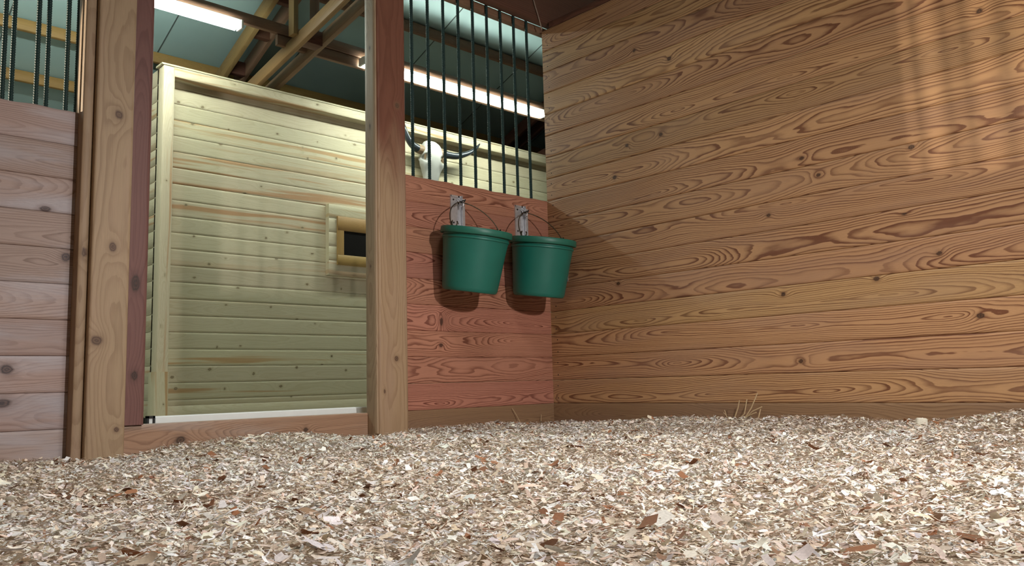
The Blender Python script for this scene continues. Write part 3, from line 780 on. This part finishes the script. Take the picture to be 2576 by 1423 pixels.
rng = np.random.RandomState(11)
def chips(xy, length, width, tilt, lift, curl, color, thick=0.0):
    """array of bent three-section flakes -> verts (n,8,3), quads (n,3,4)"""
    n = len(xy)
    yaw = rng.rand(n) * 6.283
    a = np.stack([np.cos(yaw), np.sin(yaw), np.zeros(n)], -1)
    pt_ = (rng.rand(n) - .5) * 2 * tilt; rl = (rng.rand(n) - .5) * 2 * tilt * 1.3
    z = np.array([0, 0, 1.0])
    side = np.stack([-np.sin(yaw), np.cos(yaw), np.zeros(n)], -1)
    a2 = a * np.cos(pt_)[:, None] + z * np.sin(pt_)[:, None]
    n2 = np.cross(a2, side)
    s2 = side * np.cos(rl)[:, None] + n2 * np.sin(rl)[:, None]
    n3 = np.cross(a2, s2)
    P = np.zeros((n, 8, 3))
    base = np.concatenate([xy, (hfloor(xy[:, 0], xy[:, 1]) + lift)[:, None]], -1)
    us = [-0.5, -0.17, 0.17, 0.5]
    for k, u in enumerate(us):
        wk = width * ((0.35 + 0.65 * rng.rand(n)) if k in (0, 3) else (0.75 + 0.45 * rng.rand(n)))
        bend = curl * length * ((u * 2) ** 2 - 0.5)
        sh = (rng.rand(n) - .5) * width * 0.35
        jl = (rng.rand(n) - .5) * 0.16
        for s, q in ((-1, 0), (1, 1)):
            ju = (rng.rand(n) - .5) * 0.14
            P[:, k * 2 + q] = base + a2 * ((u + jl + ju) * length)[:, None] + s2 * (s * wk * .5 + sh)[:, None] + n3 * bend[:, None]
    Q = np.array([[0, 2, 3, 1], [2, 4, 5, 3], [4, 6, 7, 5]])
    quads = Q[None] + (np.arange(n) * 8)[:, None, None]
    # keep everything above the ground and off the walls
    P[..., 2] = np.maximum(P[..., 2], hfloor(P[..., 0], P[..., 1]) - 0.006)
    P[..., 0] = np.clip(P[..., 0], -3.72, -0.002); P[..., 1] = np.clip(P[..., 1], -3.72, -0.002)
    return P, quads, np.repeat(color[:, None], 8, 1)
PAL = np.array([(0.68, 0.56, 0.43), (0.58, 0.45, 0.33), (0.74, 0.65, 0.53), (0.48, 0.35, 0.25), (0.68, 0.64, 0.59), (0.58, 0.56, 0.53), (0.80, 0.73, 0.62), (0.30, 0.16, 0.085), (0.22, 0.09, 0.04), (0.46, 0.39, 0.33), (0.80, 0.77, 0.72)])
PW = np.array([.17, .15, .15, .11, .10, .08, .10, 0.028, .018, .04, .06]); PW /= PW.sum()
def colors(n, xy=None):
    idx = rng.choice(len(PAL), n, p=PW)
    if xy is not None:
        g = np.sin(xy[:, 0] * 5.1 + 2 * np.sin(xy[:, 1] * 3.3)) * np.sin(xy[:, 1] * 4.7 + 1.5 * np.sin(xy[:, 0] * 4.1)) + 0.5 * np.sin(xy[:, 0] * 13 + xy[:, 1] * 11)
        sw = rng.rand(n) < np.clip(g * 0.5, 0, 0.55)
        idx = np.where(sw, rng.choice(np.array([4, 5, 10]), n), idx)
    c = PAL[idx] * 1.10 * (0.8 + 0.4 * rng.rand(n))[:, None]
    c = c * 0.82 + c.mean(1, keepdims=True) * 0.18
    return np.clip(c * (1 + (rng.rand(n, 3) - .5) * 0.10), 0, 0.88)
camxy = np.array([CAMPOS.x, CAMPOS.y])
def scatter(n):
    """random points inside the wedge of floor in front of the camera"""
    out = []
    got = 0
    while got < n:
        xy = np.stack([rng.rand(n * 3) * 3.70 - 3.71, rng.rand(n * 3) * 3.70 - 3.71], -1)
        d = xy - camxy
        ang = np.arctan2(d[:, 0], d[:, 1]) - YAW
        r = np.hypot(d[:, 0], d[:, 1])
        ok = (np.abs(ang) < 0.66) & (r > 0.75)
        # not inside the posts
        ok &= ~((xy[:, 1] > -0.095) & (((xy[:, 0] > -2.60) & (xy[:, 0] < -2.31)) | ((xy[:, 0] > -1.28) & (xy[:, 0] < -1.095))))
        out.append(xy[ok]); got += ok.sum()
    return np.concatenate(out)[:n]
sets = []
def batch(n, l0, l1, w0, w1, tilt, lmax, curl, brown=0.0):
    xy = scatter(n)
    L = l0 + (l1 - l0) * rng.rand(n) ** 1.8; Wd = w0 + (w1 - w0) * rng.rand(n) ** 1.5
    Wd = np.minimum(Wd, L * 0.8)
    cc = colors(n, xy)
    if brown:
        k = rng.rand(n) < brown
        cc = np.where(k[:, None], np.array([0.26, 0.115, 0.055]) * (0.7 + 0.7 * rng.rand(n))[:, None], cc)
    sets.append(chips(xy, L, Wd, tilt, lmax * rng.rand(n), curl * (rng.rand(n) - .35), cc))
batch(100000, 0.005, 0.018, 0.0012, 0.007, 0.50, 0.012, 0.25)
batch(34000, 0.011, 0.030, 0.003, 0.012, 0.45, 0.017, 0.30)
batch(3000, 0.022, 0.046, 0.006, 0.017, 0.42, 0.020, 0.40, 0.06)
batch(560, 0.030, 0.058, 0.010, 0.024, 0.42, 0.022, 0.45, 0.40)
batch(16000, 0.020, 0.060, 0.0009, 0.0022, 0.35, 0.019, 0.12)
V = np.concatenate([s[0].reshape(-1, 3) for s in sets]); C_ = np.concatenate([s[2].reshape(-1, 3) for s in sets])
off = 0; QQ = []
for s in sets:
    QQ.append(s[1].reshape(-1, 4) + off); off += s[0].shape[0] * 8
QQ = np.concatenate(QQ)
me = bpy.data.meshes.new('wood_shavings')
me.vertices.add(len(V)); me.vertices.foreach_set('co', V.ravel().astype(np.float32))
me.loops.add(QQ.size); me.loops.foreach_set('vertex_index', QQ.ravel().astype(np.int32))
me.polygons.add(len(QQ)); me.polygons.foreach_set('loop_start', np.arange(0, QQ.size, 4, dtype=np.int32))
me.update(calc_edges=True)
ca = me.attributes.new('tint', 'FLOAT_COLOR', 'POINT'); ca.data.foreach_set('color', np.concatenate([C_, np.ones((len(C_), 1))], -1).ravel().astype(np.float32))
m, nt, b = newmat('shaving_wood'); N = NB(nt)
ta = N.n('ShaderNodeAttribute', attribute_name='tint'); tc = N.n('ShaderNodeTexCoord')
nz = N.noise(tc.outputs['Object'], 260, 3, 0.6)
hs = N.n('ShaderNodeHueSaturation'); N.link(ta.outputs['Color'], hs.inputs['Color']); N.link(N.math('MULTIPLY_ADD', N.math('SUBTRACT', nz, 0.5), 0.7, 1.0), hs.inputs['Value'])
N.link(hs.outputs[0], b.inputs['Base Color']); b.inputs['Roughness'].default_value = 0.75; b.inputs['Specular IOR Level'].default_value = 0.25
me.materials.append(m)
so_ = bpy.data.objects.new('wood_shavings', me); COL.objects.link(so_)
tag(so_, 'deep bed of pale wood shavings covering the stall floor', 'bedding', kind='stuff')

# straw stalks standing against the right wall
ht = empty('straw_tuft', (-0.05, -1.27, 0.054), 'tuft of dry straw stalks sticking up against the golden wall', 'straw')
STK = [((0.0, 0.045, 0.0), (0.0, 0.025, 0.045), (-0.005, 0.012, 0.080)), ((0, 0.015, 0), (-.005, -0.01, 0.018), (0, -0.025, 0.085)), ((0, -0.01, 0), (0, -0.045, 0.045), (0.01, -0.075, 0.112)),
       ((0, -0.015, 0), (-.01, -0.055, 0.03), (0, -0.10, 0.05)), ((0, -0.012, 0), (-.01, -0.04, 0.012), (-.01, -0.075, 0.025)), ((0, -0.075, -.01), (0, -0.085, 0.02), (0, -0.092, 0.040)),
       ((0, 0.085, 0.0), (0, 0.095, 0.015), (0, 0.105, 0.022)), ((-.01, 0.082, 0.0), (-.01, 0.086, 0.02), (-.01, 0.092, 0.035))]
for k, s in enumerate(STK):
    th = 0.0028 if k < 6 else 0.0014
    MB().tube(s, [th, th, th * 0.9], 7).build('stalk', M['straw'], ht, True)
cb_ = MB().box(-0.016, 0.014, -0.018, 0.020, 0.0, 0.030, 0.004).build('wood_chip_block', M['chipblock'], None, False)
cb_.location = (-0.13, -2.095, 0.036); cb_.rotation_euler = (0.1, 0.05, 0.6)
tag(cb_, 'cream block shaped wood chip lying at the foot of the golden wall', 'wood chip')
for k, (p0, p1) in enumerate((((-.30, -.03, .02), (-.345, -.012, .105)), ((-.13, -.02, .02), (-.115, -.008, .06)))):
    o = MB().tube([p0, [(a + b) / 2 + .003 for a, b in zip(p0, p1)], p1], 0.0016, 6).build('straw_stalk', M['straw'], None, True, origin=p0)
    tag(o, ['thin straw stalk leaning on the red half wall under the right bucket', 'short straw stalk standing beside the wall corner'][k], 'straw')
